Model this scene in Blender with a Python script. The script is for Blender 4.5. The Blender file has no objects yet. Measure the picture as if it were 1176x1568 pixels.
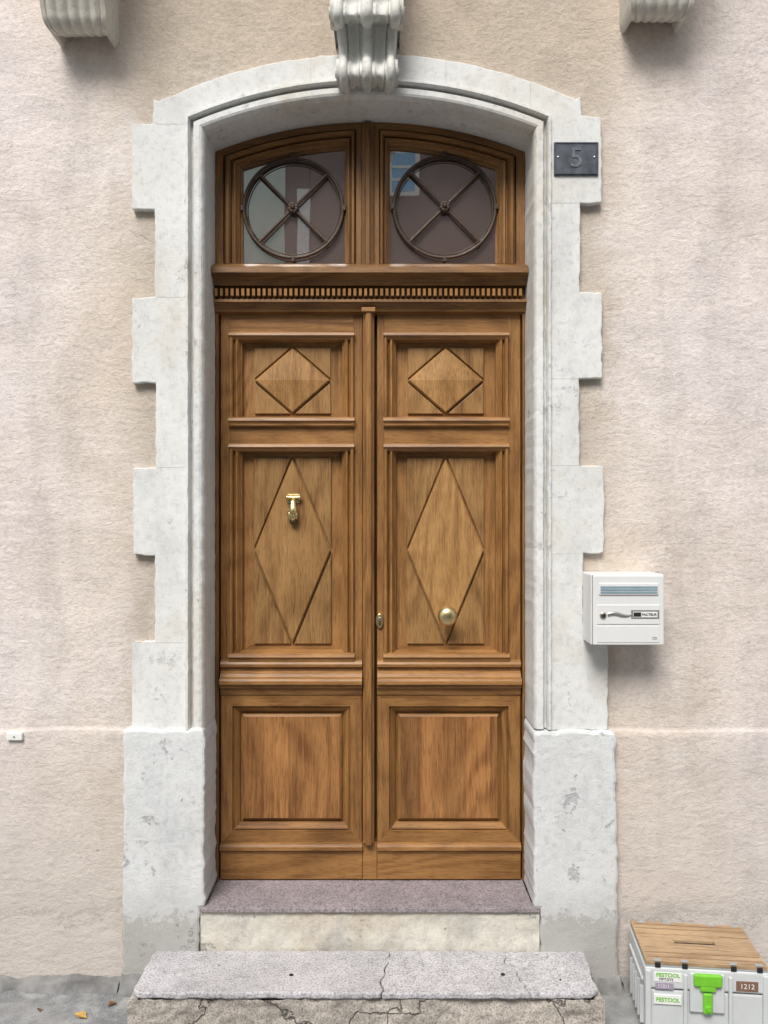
import bpy, bmesh, math, random
from mathutils import Vector, Matrix, noise
random.seed(7)
F=1280.0; D=3.2; H=1.80
def X(px,y=0.0): return (px-588)/F*(D+y)
def Z(py,y=0.0): return (784-py)/F*(D+y)+H
sc=bpy.context.scene
# ------------------------------------------------------------------ helpers
def empty(name):
    e=bpy.data.objects.new(name,None); sc.collection.objects.link(e); return e
def mk(name,verts,faces,mats,fm=None,parent=None,smooth=False,bevel=0,seg=2,recalc=True):
    me=bpy.data.meshes.new(name); me.from_pydata([tuple(v) for v in verts],[],faces)
    if not isinstance(mats,(list,tuple)): mats=[mats]
    for m in mats: me.materials.append(m)
    if fm:
        for p,i in zip(me.polygons,fm): p.material_index=i
    if recalc:
        bm=bmesh.new(); bm.from_mesh(me); bmesh.ops.recalc_face_normals(bm,faces=bm.faces); bm.to_mesh(me); bm.free()
    for p in me.polygons: p.use_smooth=smooth
    o=bpy.data.objects.new(name,me); sc.collection.objects.link(o)
    if parent: o.parent=parent
    if bevel:
        b=o.modifiers.new('b','BEVEL'); b.width=bevel; b.segments=seg; b.limit_method='ANGLE'; b.angle_limit=math.radians(35)
    return o
def box(name,x0,x1,y0,y1,z0,z1,mat,parent=None,bevel=0.0015,seg=2,smooth=False):
    x0,x1=min(x0,x1),max(x0,x1); y0,y1=min(y0,y1),max(y0,y1); z0,z1=min(z0,z1),max(z0,z1)
    v=[(x,y,z) for x in(x0,x1) for y in(y0,y1) for z in(z0,z1)]
    f=[(0,1,3,2),(4,6,7,5),(0,4,5,1),(2,3,7,6),(0,2,6,4),(1,5,7,3)]
    return mk(name,v,f,mat,None,parent,smooth,bevel,seg)
def hbar(name,x0,x1,prof,yback,mat,parent=None,smooth=False):
    pts=[(prof[0][0],yback)]+list(prof)+[(prof[-1][0],yback)]
    n=len(pts); v=[(x0,p[1],p[0]) for p in pts]+[(x1,p[1],p[0]) for p in pts]
    f=[(i,(i+1)%n,(i+1)%n+n,i+n) for i in range(n)]+[tuple(range(n)),tuple(range(2*n-1,n-1,-1))]
    return mk(name,v,f,mat,None,parent,smooth)
def vbar(name,z0,z1,prof,yback,mat,parent=None):
    pts=[(prof[0][0],yback)]+list(prof)+[(prof[-1][0],yback)]
    n=len(pts); v=[(p[0],p[1],z0) for p in pts]+[(p[0],p[1],z1) for p in pts]
    f=[(i,(i+1)%n,(i+1)%n+n,i+n) for i in range(n)]+[tuple(range(n)),tuple(range(2*n-1,n-1,-1))]
    return mk(name,v,f,mat,None,parent)
def ring(name,x0,x1,z0,z1,prof,mv,mh,mp,parent,cap=True):
    v=[];f=[];fm=[]
    for ix,iz,y in prof:
        v+=[(x0+ix,y,z0+iz),(x1-ix,y,z0+iz),(x1-ix,y,z1-iz),(x0+ix,y,z1-iz)]
    for k in range(len(prof)-1):
        for s in range(4):
            a=4*k+s;b=4*k+(s+1)%4
            f.append((a,b,b+4,a+4)); fm.append(1 if s in(0,2) else 0)
    if cap:
        k=4*(len(prof)-1); f.append((k,k+1,k+2,k+3)); fm.append(2)
    return mk(name,v,f,[mv,mh,mp],fm,parent)
def cyl(name,p0,p1,r0,r1,mat,parent=None,n=20,smooth=True,caps=True):
    p0=Vector(p0);p1=Vector(p1);d=(p1-p0).normalized()
    a=d.orthogonal().normalized();b=d.cross(a)
    v=[];
    for p,r in((p0,r0),(p1,r1)):
        for i in range(n):
            t=2*math.pi*i/n; v.append(p+a*math.cos(t)*r+b*math.sin(t)*r)
    f=[(i,(i+1)%n,(i+1)%n+n,i+n) for i in range(n)]
    if caps: f+=[tuple(range(n)),tuple(range(n,2*n))]
    o=mk(name,v,f,mat,None,parent,smooth)
    if smooth:
        e=o.modifiers.new('e','EDGE_SPLIT'); e.split_angle=math.radians(40)
    return o
def lathe(name,c,prof,mat,parent=None,n=32,sx=1,sz=1):
    v=[];f=[]
    for r,t in prof:
        for i in range(n):
            a=2*math.pi*i/n; v.append((c[0]+math.cos(a)*r*sx,c[1]-t,c[2]+math.sin(a)*r*sz))
    for k in range(len(prof)-1):
        for i in range(n):
            f.append((k*n+i,k*n+(i+1)%n,(k+1)*n+(i+1)%n,(k+1)*n+i))
    f.append(tuple(range((len(prof)-1)*n,len(prof)*n)))
    return mk(name,v,f,mat,None,parent,True)
def torus(name,c,R,rx,ry,mat,parent=None,n=72,m=10):
    v=[];f=[]
    for i in range(n):
        a=2*math.pi*i/n
        for j in range(m):
            b=2*math.pi*j/m; r=R+rx*math.cos(b)
            v.append((c[0]+r*math.cos(a),c[1]+ry*math.sin(b),c[2]+r*math.sin(a)))
    for i in range(n):
        for j in range(m):
            f.append((i*m+j,((i+1)%n)*m+j,((i+1)%n)*m+(j+1)%m,i*m+(j+1)%m))
    return mk(name,v,f,mat,None,parent,True)
def sph(name,c,r,mat,parent=None,s=(1,1,1),n=24):
    bm=bmesh.new(); bmesh.ops.create_uvsphere(bm,u_segments=n,v_segments=n//2,radius=r)
    me=bpy.data.meshes.new(name)
    for q in bm.verts: q.co=Vector((q.co.x*s[0]+c[0],q.co.y*s[1]+c[1],q.co.z*s[2]+c[2]))
    bm.to_mesh(me);bm.free(); me.materials.append(mat)
    for p in me.polygons:p.use_smooth=True
    o=bpy.data.objects.new(name,me); sc.collection.objects.link(o); o.parent=parent; return o
def text(name,s,loc,size,mat,parent=None,ext=0.0006,rotz=0,bold=0):
    c=bpy.data.curves.new(name,'FONT'); c.body=s; c.size=size; c.extrude=ext; c.align_x='CENTER'; c.align_y='CENTER'; c.offset=bold
    o=bpy.data.objects.new(name,c); c.materials.append(mat); sc.collection.objects.link(o)
    o.rotation_euler=(math.radians(90),0,rotz); o.location=loc
    if parent:o.parent=parent
    return o
# ------------------------------------------------------------------ materials
class NT:
    def __init__(s,name):
        s.m=bpy.data.materials.new(name); s.m.use_nodes=True; s.t=s.m.node_tree; s.b=s.t.nodes['Principled BSDF']
        s.co=s.t.nodes.new('ShaderNodeTexCoord').outputs['Object']; s.h=None
    def N(s,t,**k):
        n=s.t.nodes.new(t)
        for a,b in k.items(): setattr(n,a,b)
        return n
    def L(s,a,b): s.t.links.new(a,b)
    def mapped(s,sc_,loc=(0,0,0),rot=(0,0,0),src=None):
        m=s.N('ShaderNodeMapping'); m.inputs['Scale'].default_value=sc_; m.inputs['Location'].default_value=loc; m.inputs['Rotation'].default_value=rot
        s.L(src or s.co,m.inputs[0]); return m.outputs[0]
    def noise(s,scale,detail=4,rough=.55,dist=0,vec=None):
        n=s.N('ShaderNodeTexNoise'); n.inputs['Scale'].default_value=scale;n.inputs['Detail'].default_value=detail;n.inputs['Roughness'].default_value=rough;n.inputs['Distortion'].default_value=dist
        s.L(vec or s.co,n.inputs['Vector']); return n.outputs['Fac']
    def ramp(s,fac,stops,interp='LINEAR'):
        r=s.N('ShaderNodeValToRGB'); e=r.color_ramp.elements; r.color_ramp.interpolation=interp
        while len(e)<len(stops): e.new(.5)
        for q,(p,c) in zip(e,stops):
            q.position=p
            q.color=(c[0],c[1],c[2],1) if isinstance(c,tuple) else (c,c,c,1)
        s.L(fac,r.inputs[0]); return r.outputs[0]
    def mix(s,fac,a,b,mode='MIX'):
        m=s.N('ShaderNodeMix',data_type='RGBA',blend_type=mode)
        if isinstance(fac,(int,float)): m.inputs[0].default_value=fac
        else: s.L(fac,m.inputs[0])
        for v,i in((a,6),(b,7)):
            if isinstance(v,tuple): m.inputs[i].default_value=v[:3]+(1,)
            else: s.L(v,m.inputs[i])
        return m.outputs[2]
    def math(s,op,a,b=None,c=None):
        m=s.N('ShaderNodeMath',operation=op)
        for i,v in enumerate((a,b,c)):
            if v is None: continue
            if isinstance(v,(int,float)): m.inputs[i].default_value=v
            else: s.L(v,m.inputs[i])
        return m.outputs[0]
    def bump(s,h,amp):
        s.h = s.math('MULTIPLY',h,amp) if s.h is None else s.math('MULTIPLY_ADD',h,amp,s.h)
    def done(s,col,rough=.8,metal=0,spec=.5,coat=0):
        if isinstance(col,tuple): s.b.inputs['Base Color'].default_value=col[:3]+(1,)
        else: s.L(col,s.b.inputs['Base Color'])
        if isinstance(rough,(int,float)): s.b.inputs['Roughness'].default_value=rough
        else: s.L(rough,s.b.inputs['Roughness'])
        s.b.inputs['Metallic'].default_value=metal; s.b.inputs['Specular IOR Level'].default_value=spec
        if coat: s.b.inputs['Coat Weight'].default_value=coat; s.b.inputs['Coat Roughness'].default_value=.3
        if s.h:
            b=s.N('ShaderNodeBump'); b.inputs['Strength'].default_value=1; b.inputs['Distance'].default_value=.001
            s.L(s.h,b.inputs['Height']); s.L(b.outputs[0],s.b.inputs['Normal'])
        return s.m
def simple(name,col,rough=.5,metal=0,var=.12,scale=30,bump=0):
    t=NT(name); n=t.noise(scale,3)
    c=t.mix(t.ramp(n,[(.3,0.0),(.7,1.0)]),tuple(v*(1-var) for v in col),tuple(min(1,v*(1+var)) for v in col))
    if bump: t.bump(t.noise(scale*8,2),bump)
    return t.done(c,rough,metal)
def wood(name,axis,seed,dark=(.165,.070,.020),light=(.37,.185,.060),stripes=False,rough=.44,gain=1.0):
    t=NT(name)
    loc=(seed*3.17,seed*1.3,seed*2.1)
    S=lambda k:(1,1,k) if axis=='v' else (k,1,1)
    g=t.noise(120,5,.7,.1,t.mapped(S(.035),loc))
    big=t.noise(7,4,.6,.5,t.mapped(S(.16),loc))
    fig=t.noise(2.4,2,.4,.3,t.mapped(S(.24),(loc[1],loc[0],loc[2]+3)))
    cat=t.math('MULTIPLY_ADD',t.math('SINE',t.math('MULTIPLY_ADD',g,3.0,t.math('MULTIPLY',fig,105))),.5,.5)
    f=t.math('ADD',t.math('MULTIPLY',g,.52),t.math('ADD',t.math('MULTIPLY',big,.35),t.math('MULTIPLY',cat,.13)))
    c=t.ramp(f,[(.34,tuple(x*gain for x in dark)),(.50,tuple((a*.35+b*.65)*gain for a,b in zip(dark,light))),(.68,tuple(x*gain for x in light))])
    if stripes:
        sx=t.N('ShaderNodeSeparateXYZ'); t.L(t.co,sx.inputs[0])
        q=t.math('FLOOR',t.math('MULTIPLY_ADD',sx.outputs[0],10.5,seed*.37))
        wn=t.N('ShaderNodeTexWhiteNoise',noise_dimensions='1D'); t.L(q,wn.inputs['W'])
        c=t.mix(.9,c,t.ramp(wn.outputs['Value'],[(0,.64),(1,1.25)]),'MULTIPLY')
    pores=t.noise(480,1,.5,0,t.mapped(S(.045),loc))
    c=t.mix(.65,c,t.ramp(pores,[(.36,.50),(.48,1.03)]),'MULTIPLY')
    wz=t.noise(2.6,5,.62)
    c=t.mix(.65,c,t.ramp(wz,[(.34,.74),(.62,1.10)]),'MULTIPLY')
    t.bump(pores,.2)
    return t.done(c,t.ramp(wz,[(.3,rough-.06),(.7,rough+.12)]),0,.35,.08)
WV=wood('wood_stile','v',1); WH=wood('wood_rail','h',2); WV2=wood('wood_stile_b','v',3); WH2=wood('wood_rail_b','h',4)
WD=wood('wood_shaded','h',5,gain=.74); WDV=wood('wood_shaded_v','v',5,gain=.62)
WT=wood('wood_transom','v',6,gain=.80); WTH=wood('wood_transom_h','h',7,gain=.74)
pd,pl=(.21,.098,.030),(.43,.24,.088)
PAN=[wood('wood_panel_%d'%i,'v',10+i,dark=tuple(x*k for x in pd),light=tuple(x*k for x in pl)) for i,k in enumerate((.90,.80,1.12,.92,.90,.86,1.16,1.12))]
LOW=[wood('wood_low_%d'%i,'v',30+i,dark=(.155,.058,.017),light=(.39,.185,.062),stripes=True) for i in range(2)]
CX_=X(565)
def plaster_mat(name):
    t=NT(name)
    n1=t.noise(1.1,6,.62,.3)
    c=t.ramp(n1,[(.3,(.62,.53,.44)),(.5,(.69,.605,.525)),(.70,(.72,.655,.60))])
    sp=t.N('ShaderNodeSeparateXYZ'); t.L(t.co,sp.inputs[0])
    ax=t.math('ABSOLUTE',t.math('SUBTRACT',sp.outputs[0],CX_))
    fr=t.math('MULTIPLY_ADD',n1,1.2,t.math('MULTIPLY_ADD',ax,.75,-1.1))
    c=t.mix(t.ramp(fr,[(.1,0.0),(.7,.85)]),c,(.71,.645,.625))
    sub=t.N('ShaderNodeVectorMath',operation='DISTANCE')
    t.L(t.mapped((.62,1,1)),sub.inputs[0]); sub.inputs[1].default_value=(.0,0,3.95)
    fac=t.math('ADD',t.math('MULTIPLY',sub.outputs['Value'],-1.2),t.math('MULTIPLY_ADD',n1,1.6,.42))
    c=t.mix(t.ramp(fac,[(.2,0.0),(.9,.9)]),c,(.60,.46,.32))
    n5=t.noise(5.5,6,.68)
    n60=t.noise(55,5,.7)
    q=t.math('MULTIPLY_ADD',n5,-.55,ax)
    q=t.math('MULTIPLY_ADD',n60,-.08,q)
    c=t.mix(t.ramp(q,[(.53,.8),(.66,0.0)]),c,(.50,.43,.35))
    c=t.mix(.9,c,t.ramp(n5,[(.3,.84),(.6,1.05)]),'MULTIPLY')
    c=t.mix(.7,c,t.ramp(n60,[(.3,.78),(.55,1.03)]),'MULTIPLY')
    c=t.mix(.5,c,t.ramp(t.noise(5,5,.62,.4,t.mapped((1,1,.14))),[(.34,.78),(.5,1.02)]),'MULTIPLY')
    # salt bloom / worn patches
    c=t.mix(t.ramp(t.noise(2.4,7,.75,0,t.mapped((1,1,1),(9,3,5))),[(.56,0.0),(.66,.45)]),c,(.76,.715,.68))
    zz=t.math('MULTIPLY_ADD',n5,-.5,sp.outputs[2])
    c=t.mix(t.ramp(zz,[(.0,.75),(.55,.35),(.80,.0)]),c,(.54,.49,.44))
    c=t.mix(t.ramp(t.math('MULTIPLY_ADD',n60,-.25,t.math('MULTIPLY_ADD',n5,-.25,sp.outputs[2])),[(-.20,.0),(-.19,.85),(-.10,.5),(.06,0.0)]),c,(.33,.315,.30))
    vo=t.N('ShaderNodeTexVoronoi'); vo.inputs['Scale'].default_value=5; t.L(t.co,vo.inputs['Vector'])
    pit=t.ramp(vo.outputs['Distance'],[(.015,0.0),(.04,1.0)])
    c=t.mix(.3,c,pit,'MULTIPLY')
    t.bump(t.noise(11,3,.6),6); t.bump(n60,4.4); t.bump(t.noise(190,3,.65),1.8); t.bump(pit,1.2)
    t.bump(t.noise(22,3,.6,.8,t.mapped((.55,1,1.6),(0,0,0),(0,.5,0))),3.0)
    return t.done(c,.92,0,.2)
PLA=plaster_mat('stucco')
def stone_mat(name,base=(.69,.695,.675),warm=(.60,.555,.47),grey=(.47,.475,.46),b=1.0,gk=.62,dirt=0,chipk=.12,wlo=.52,streak=.7):
    t=NT(name)
    n1=t.noise(2.3,5,.6)
    c=t.mix(t.ramp(n1,[(.35,0.0),(.65,1.0)]),tuple(x*.94 for x in base),tuple(min(.85,x*1.05) for x in base))
    c=t.mix(t.ramp(t.noise(3.4,6,.7,0,t.mapped((1,1,streak),(3,1,4))),[(wlo,0.0),(wlo+.22,.8)]),c,warm)
    st=t.noise(5.0,7,.74,0,t.mapped((1,1,.45),(4,2,7)))
    c=t.mix(t.ramp(st,[(.50,0.0),(.72,gk)]),c,grey)
    n45=t.noise(50,5,.7)
    c=t.mix(.65,c,t.ramp(n45,[(.30,.74),(.5,1.02)]),'MULTIPLY')
    chip=t.ramp(t.noise(8,7,.78),[(.625,1.0),(.65,0.0)])
    c=t.mix(chipk,c,chip,'MULTIPLY')
    if dirt:
        sp=t.N('ShaderNodeSeparateXYZ'); t.L(t.co,sp.inputs[0])
        zz=t.math('MULTIPLY_ADD',n45,-.30,t.math('MULTIPLY_ADD',st,-.25,sp.outputs[2]))
        c=t.mix(t.ramp(zz,[(-.22,.85),(-.12,.45),(.16,0.0)]),c,(.38,.37,.345))
    t.bump(t.noise(6,3),4.5*b); t.bump(chip,1.0*b); t.bump(n45,1.6*b); t.bump(t.noise(230,2,.6),.4*b)
    return t.done(c,.85,0,.3)
STO=stone_mat('painted_limestone'); STM=stone_mat('worn_moulding_limestone',wlo=.47,streak=.35,chipk=.2,b=1.3)
STK=stone_mat('keystone_limestone',(.60,.60,.56),(.47,.45,.38),(.34,.34,.32),1.2,.95)
STB=stone_mat('pedestal_limestone',(.645,.655,.65),(.58,.555,.50),(.47,.485,.49),2.0,.8,1,.2)
STC=stone_mat('corbel_stone',(.58,.55,.48),(.48,.44,.35),(.36,.35,.32),1.2,.9)
RIS=stone_mat('riser_render',(.64,.61,.53),(.50,.40,.28),(.40,.385,.36),3.0,.9,0,.35,.47)
def granite(name,base,cracks=0):
    t=NT(name)
    sp=t.noise(150,2,.7)
    c=t.ramp(sp,[(.36,tuple(x*.6 for x in base)),(.47,base),(.6,tuple(min(1,x*1.25) for x in base))])
    c=t.mix(.9,c,t.ramp(t.noise(5,6,.7),[(.3,.70),(.62,1.08)]),'MULTIPLY')
    c=t.mix(.8,c,t.ramp(t.noise(38,5,.75),[(.3,.66),(.5,1.03)]),'MULTIPLY')
    t.bump(sp,1.2); t.bump(t.noise(18,5,.65),6)
    if cracks:
        vo=t.N('ShaderNodeTexVoronoi',feature='DISTANCE_TO_EDGE'); vo.inputs['Scale'].default_value=cracks
        dv=t.N('ShaderNodeVectorMath',operation='ADD'); t.L(t.mapped((1,1,1.8)),dv.inputs[0])
        nn=t.N('ShaderNodeTexNoise'); nn.inputs['Scale'].default_value=7; nn.inputs['Detail'].default_value=5; t.L(t.co,nn.inputs['Vector'])
        s2=t.N('ShaderNodeVectorMath',operation='SCALE'); s2.inputs['Scale'].default_value=.35; t.L(nn.outputs['Color'],s2.inputs[0]); t.L(s2.outputs[0],dv.inputs[1])
        t.L(dv.outputs[0],vo.inputs['Vector'])
        cr=t.ramp(vo.outputs['Distance'],[(.0,0.0),(.014,1.0)])
        c=t.mix(.75,c,cr,'MULTIPLY'); t.bump(cr,4)
    return t.done(c,.82,0,.3)
GRA=granite('porphyry_step',(.47,.452,.462)); SIL=granite('porphyry_sill',(.295,.255,.265)); GRR=granite('porphyry_riser',(.40,.36,.315),2.2)
def asphalt():
    t=NT('worn_paving')
    c=t.ramp(t.noise(210,2,.7),[(.35,(.12,.125,.13)),(.6,(.29,.295,.30))])
    c=t.mix(t.ramp(t.noise(3.2,6,.68,.8),[(.46,0.0),(.54,.8)]),c,(.34,.34,.33))
    c=t.mix(.8,c,t.ramp(t.noise(9,6,.7),[(.3,.6),(.65,1.15)]),'MULTIPLY')
    t.bump(t.noise(120,3,.7),2.5); t.bump(t.noise(8,5),9)
    return t.done(c,.85,0,.35)
ASP=asphalt()
IRON=simple('bronzed_iron',(.075,.050,.035),.5,.35,.25,60,.15)
BRASS=simple('aged_brass',(.68,.54,.27),.27,.9,.12,40)
KNOB=simple('pale_brass',(.70,.55,.29),.32,.95,.12,40)
BRASD=simple('dark_brass',(.12,.09,.05),.4,.8,.3,60)
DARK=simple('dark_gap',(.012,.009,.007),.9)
SLATE=simple('enamel_slate',(.055,.066,.082),.5,0,.5,25,.1)
GREYT=simple('digit_grey',(.115,.13,.15),.6,0,.4,60)
SCREW=simple('screw_steel',(.45,.44,.42),.35,.8)
MBW=simple('powder_coated_white',(.70,.70,.685),.38,0,.03,8)
MBS=simple('slot_blue_grey',(.22,.31,.36),.3,0,.1,20)
MBD=simple('mailbox_grey_plastic',(.20,.20,.19),.5)  # plain grey plastic for the name holder and emblem
BLK=simple('print_black',(.015,.015,.018),.5)
WHT=simple('label_white',(.78,.78,.75),.4,0,.03)
GRN=simple('latch_green',(.17,.52,.03),.35,0,.06)
BOXG=simple('box_light_grey',(.56,.58,.58),.45,0,.06,12,.05)
BOXD=simple('box_grey_trim',(.33,.35,.35),.5,0,.06)
PURP=simple('label_mauve',(.33,.28,.36),.5,0,.1)
BRNL=simple('label_brown',(.20,.11,.07),.5,0,.1)
PLY=wood('plywood_top','h',50,dark=(.30,.19,.10),light=(.52,.36,.215))
PLYE=simple('plywood_edge',(.26,.16,.09),.6,0,.3,90)
def glass(name,base):
    m=bpy.data.materials.new(name); m.use_nodes=True; t=m.node_tree; b=t.nodes['Principled BSDF']
    b.inputs['Base Color'].default_value=base+(1,); b.inputs['Roughness'].default_value=.5
    g=t.nodes.new('ShaderNodeBsdfGlossy'); g.inputs['Roughness'].default_value=.012; g.inputs['Color'].default_value=(.9,.93,.92,1)
    n=t.nodes.new('ShaderNodeTexNoise'); n.inputs['Scale'].default_value=2.5; c=t.nodes.new('ShaderNodeTexCoord'); t.links.new(c.outputs['Object'],n.inputs['Vector'])
    bu=t.nodes.new('ShaderNodeBump'); bu.inputs['Strength'].default_value=.06; bu.inputs['Distance'].default_value=.01; t.links.new(n.outputs['Fac'],bu.inputs['Height']); t.links.new(bu.outputs[0],g.inputs['Normal'])
    mx=t.nodes.new('ShaderNodeMixShader'); mx.inputs[0].default_value=.55
    t.links.new(b.outputs[0],mx.inputs[1]); t.links.new(g.outputs[0],mx.inputs[2]); t.links.new(mx.outputs[0],t.nodes['Material Output'].inputs[0])
    return m
GLA=glass('tinted_window_glass',(.10,.058,.045))

# ------------------------------------------------------------------ geometry constants (metres)
CX=X(565); CZ=(784-831)*.0025+H
RI=676*.0025; RO=703*.0025; RE=752*.0025
XL=X(315); XR=X(816); XLo=X(288); XRo=X(840)
def arc(cx,cz,R,xa,xb,n):
    out=[]
    for i in range(n+1):
        x=xa+(xb-xa)*i/n; out.append((x,cz+math.sqrt(max(0,R*R-(x-cx)**2))))
    return out
# ------------------------------------------------------------------ wall
wall=empty('house_wall')
st=0.02; gx0=-4.4; gx1=4.4; gz0=-.06; gz1=4.6
zpl=Z(1117)
nx=int((gx1-gx0)/st); zl_=[]
z=gz0
while z<gz1:
    if abs(z-zpl)>.012: zl_.append(z)
    z+=st
zl_+=[zpl-.008,zpl-.003,zpl+.003]; zl_.sort(); nz=len(zl_)-1
v=[];f=[]
def wn_(x,z): return noise.noise(Vector((x*1.7,z*1.7,3)))*.006+noise.noise(Vector((x*6,z*6,9)))*.003+noise.noise(Vector((x*17,z*22,1)))*.0014
for z in zl_:
    near=max(0,1-abs(z-zpl)/.15)
    for i in range(nx+1):
        x=gx0+i*st
        n=wn_(x,z)
        dzz=noise.noise(Vector((x*2.2,0,5)))*.014*near+noise.noise(Vector((x*14,0,2)))*.004*near
        wv=.7+.6*noise.noise(Vector((x*2.7,7,2)))
        s=1 if z<zpl-.005 else (.75 if z<zpl else 0)
        v.append((x,-n-.0085*s*wv-.001*s,z+dzz))
for j in range(nz):
    z=(zl_[j]+zl_[j+1])/2
    for i in range(nx):
        x=gx0+(i+.5)*st
        if X(265)<x<X(862) and z<CZ+math.sqrt((735*.0025)**2-(x-CX)**2): continue
        a=j*(nx+1)+i; f.append((a,a+1,a+nx+2,a+nx+1))
wo=mk('stucco_render',v,f,PLA,None,wall,True,recalc=False)
CEM=simple('cement_fillet',(.20,.198,.192),.9,0,.4,14,.9)
def lump(x0,x1,name,mat,h=.05,dep=.05,y0=0):
    v=[];f=[];n=int((x1-x0)/.015)
    for i in range(n+1):
        x=x0+(x1-x0)*i/n; a=noise.noise(Vector((x*9,2,2)))*.7+noise.noise(Vector((x*31,2,2)))*.3+1
        v+=[(x,-.008+y0,h*a+.004),(x,-.024-.006*a+y0,h*.8*a),(x,-.02-dep*a*.6+y0,.014+.01*a),(x,-.03-dep*a+y0,-.004),(x,-.03-dep*a+y0,-.02)]
    for i in range(n):
        for k in range(4): f.append((5*i+k,5*i+k+1,5*i+k+6,5*i+k+5))
    mk(name,v,f,mat,None,wall,True)
lump(-4,X(188),'cement_fillet_a',CEM,.026,.05); lump(X(949),4,'cement_fillet_b',CEM,.026,.05)
lump(X(186,-.05),-.875,'cement_fillet_c',CEM,.05,.03,-.035); lump(.76,X(949,-.05),'cement_fillet_d',CEM,.05,.03,-.035)
HC=simple('crack_dust',(.30,.25,.21),.95,0,.2,50)
def hair(pts,w=.0011):
    v=[];f=[];P=[]
    for (a,b) in zip(pts[:-1],pts[1:]):
        for k in range(10):
            t=k/10; x=a[0]+(b[0]-a[0])*t; z=a[1]+(b[1]-a[1])*t
            P.append((x+noise.noise(Vector((x*30,z*30,1)))*.006,z+noise.noise(Vector((x*30,z*30,6)))*.006))
    for i,(x,z) in enumerate(P):
        ww=w*(.4+.6*math.sin(math.pi*min(1,(i+1)/len(P))))
        n=wn_(x,z)
        v+=[(x-ww,-n-.0022,z-ww*.3),(x+ww,-n-.0022,z+ww*.3)]
    for i in range(len(P)-1): f.append((2*i,2*i+1,2*i+3,2*i+2))
    mk('render_crack',v,f,HC,None,wall)
Q=lambda *p:[(X(a),Z(b)) for a,b in p]
hair(Q((196,352),(222,362),(234,372)),.0009); hair(Q((1030,320),(1080,345),(1100,352)),.0005)
cc=empty('cable_cover')
box('cover_plate',X(10,-.02),X(34,-.02),-.022,.004,Z(1134,-.02),Z(1122,-.02),WHT,cc,.004,3)
cyl('cover_screw',(X(22,-.02),-.0245,Z(1128,-.02)),(X(22,-.02),-.021,Z(1128,-.02)),.003,.003,SCREW,cc,12)
# ------------------------------------------------------------------ surround
sur=empty('stone_door_surround')
def jitter(pts,step=.016,amp=.0013):
    out=[];n=len(pts)
    for i in range(n):
        a=Vector(pts[i]);b=Vector(pts[(i+1)%n]);L=(b-a).length;k=max(1,int(L/step))
        for q in range(k):
            p=a.lerp(b,q/k)
            j=0 if q==0 else 1
            out.append((p.x+noise.noise(Vector((p.x*22,p.y*22,1)))*amp*2+noise.noise(Vector((p.x*70,p.y*70,4)))*amp*j,
                        p.y+noise.noise(Vector((p.x*22,p.y*22,8)))*amp*2+noise.noise(Vector((p.x*70,p.y*70,6)))*amp*j))
    return out
def slab(name,pts,y0,y1,mat,parent,bev=.004,step=.016,amp=.0013):
    p=jitter(pts,step,amp);n=len(p)
    v=[(a,y0,b) for a,b in p]+[(a,y1,b) for a,b in p]
    f=[tuple(range(n)),tuple(range(n,2*n))]+[(i,(i+1)%n,(i+1)%n+n,i+n) for i in range(n)]
    return mk(name,v,f,mat,None,parent,False,bev,2)
zt=lambda py:Z(py,-.03); xt=lambda px:X(px,-.03)
zf=zt(1118)
lq=[(202,1118),(202,984),(237,982),(237,851),(204,850),(204,717),(238,716),(238,586),(202,585),(202,456),(237,455),(237,321),(202,320),(202,190),(234,188),(234,152)]
rq=[(890,146),(890,178),(921,178),(921,310),(888,311),(888,447),(922,448),(922,579),(887,580),(887,713),(925,714),(925,847),(893,848),(893,978),(931,979),(931,1118)]
outer=[(xt(a),zt(b)) for a,b in lq]+arc(CX,CZ-.005,RE*.99,xt(243),xt(882),40)+[(xt(a),zt(b)) for a,b in rq]
inner=[(XRo,zf)]+list(reversed(arc(CX,CZ,RO,XLo,XRo,40)))+[(XLo,zf)]
slab('quoined_fascia',outer+inner,.04,-.03,STO,sur,.004,.014,.0026)
JM=simple('joint_mortar',(.42,.41,.38),.95,0,.2,50)
for (a,b,c) in((239,286,190),(239,286,455),(239,286,716),(204,286,984),(842,886,311),(842,886,580),(842,890,713),(842,890,848)):
    box('stone_joint',xt(a),xt(b),-.0304,-.028,zt(c)-.0006,zt(c)+.0006,JM,sur,0)
for px in (683,812,476):
    xa=xt(px); zA=CZ+math.sqrt(RO**2-(xa-CX)**2)+.004; zB=CZ-.005+math.sqrt((RE*.99)**2-(xa-CX)**2)-.004
    box('stone_joint',xa-.0006,xa+.0006,-.0304,-.028,zA,zB,JM,sur,0)
prof=[(0,-.028),(0,-.046),(.010,-.047),(.013,-.036),(.016,-.014),(.022,-.012),(.026,-.028),(.032,-.036),(.050,-.036),(.058,-.032),(.0635,-.024),(.0675,-.012),(.068,.02),(.069,.10),(.070,.26)]
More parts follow.
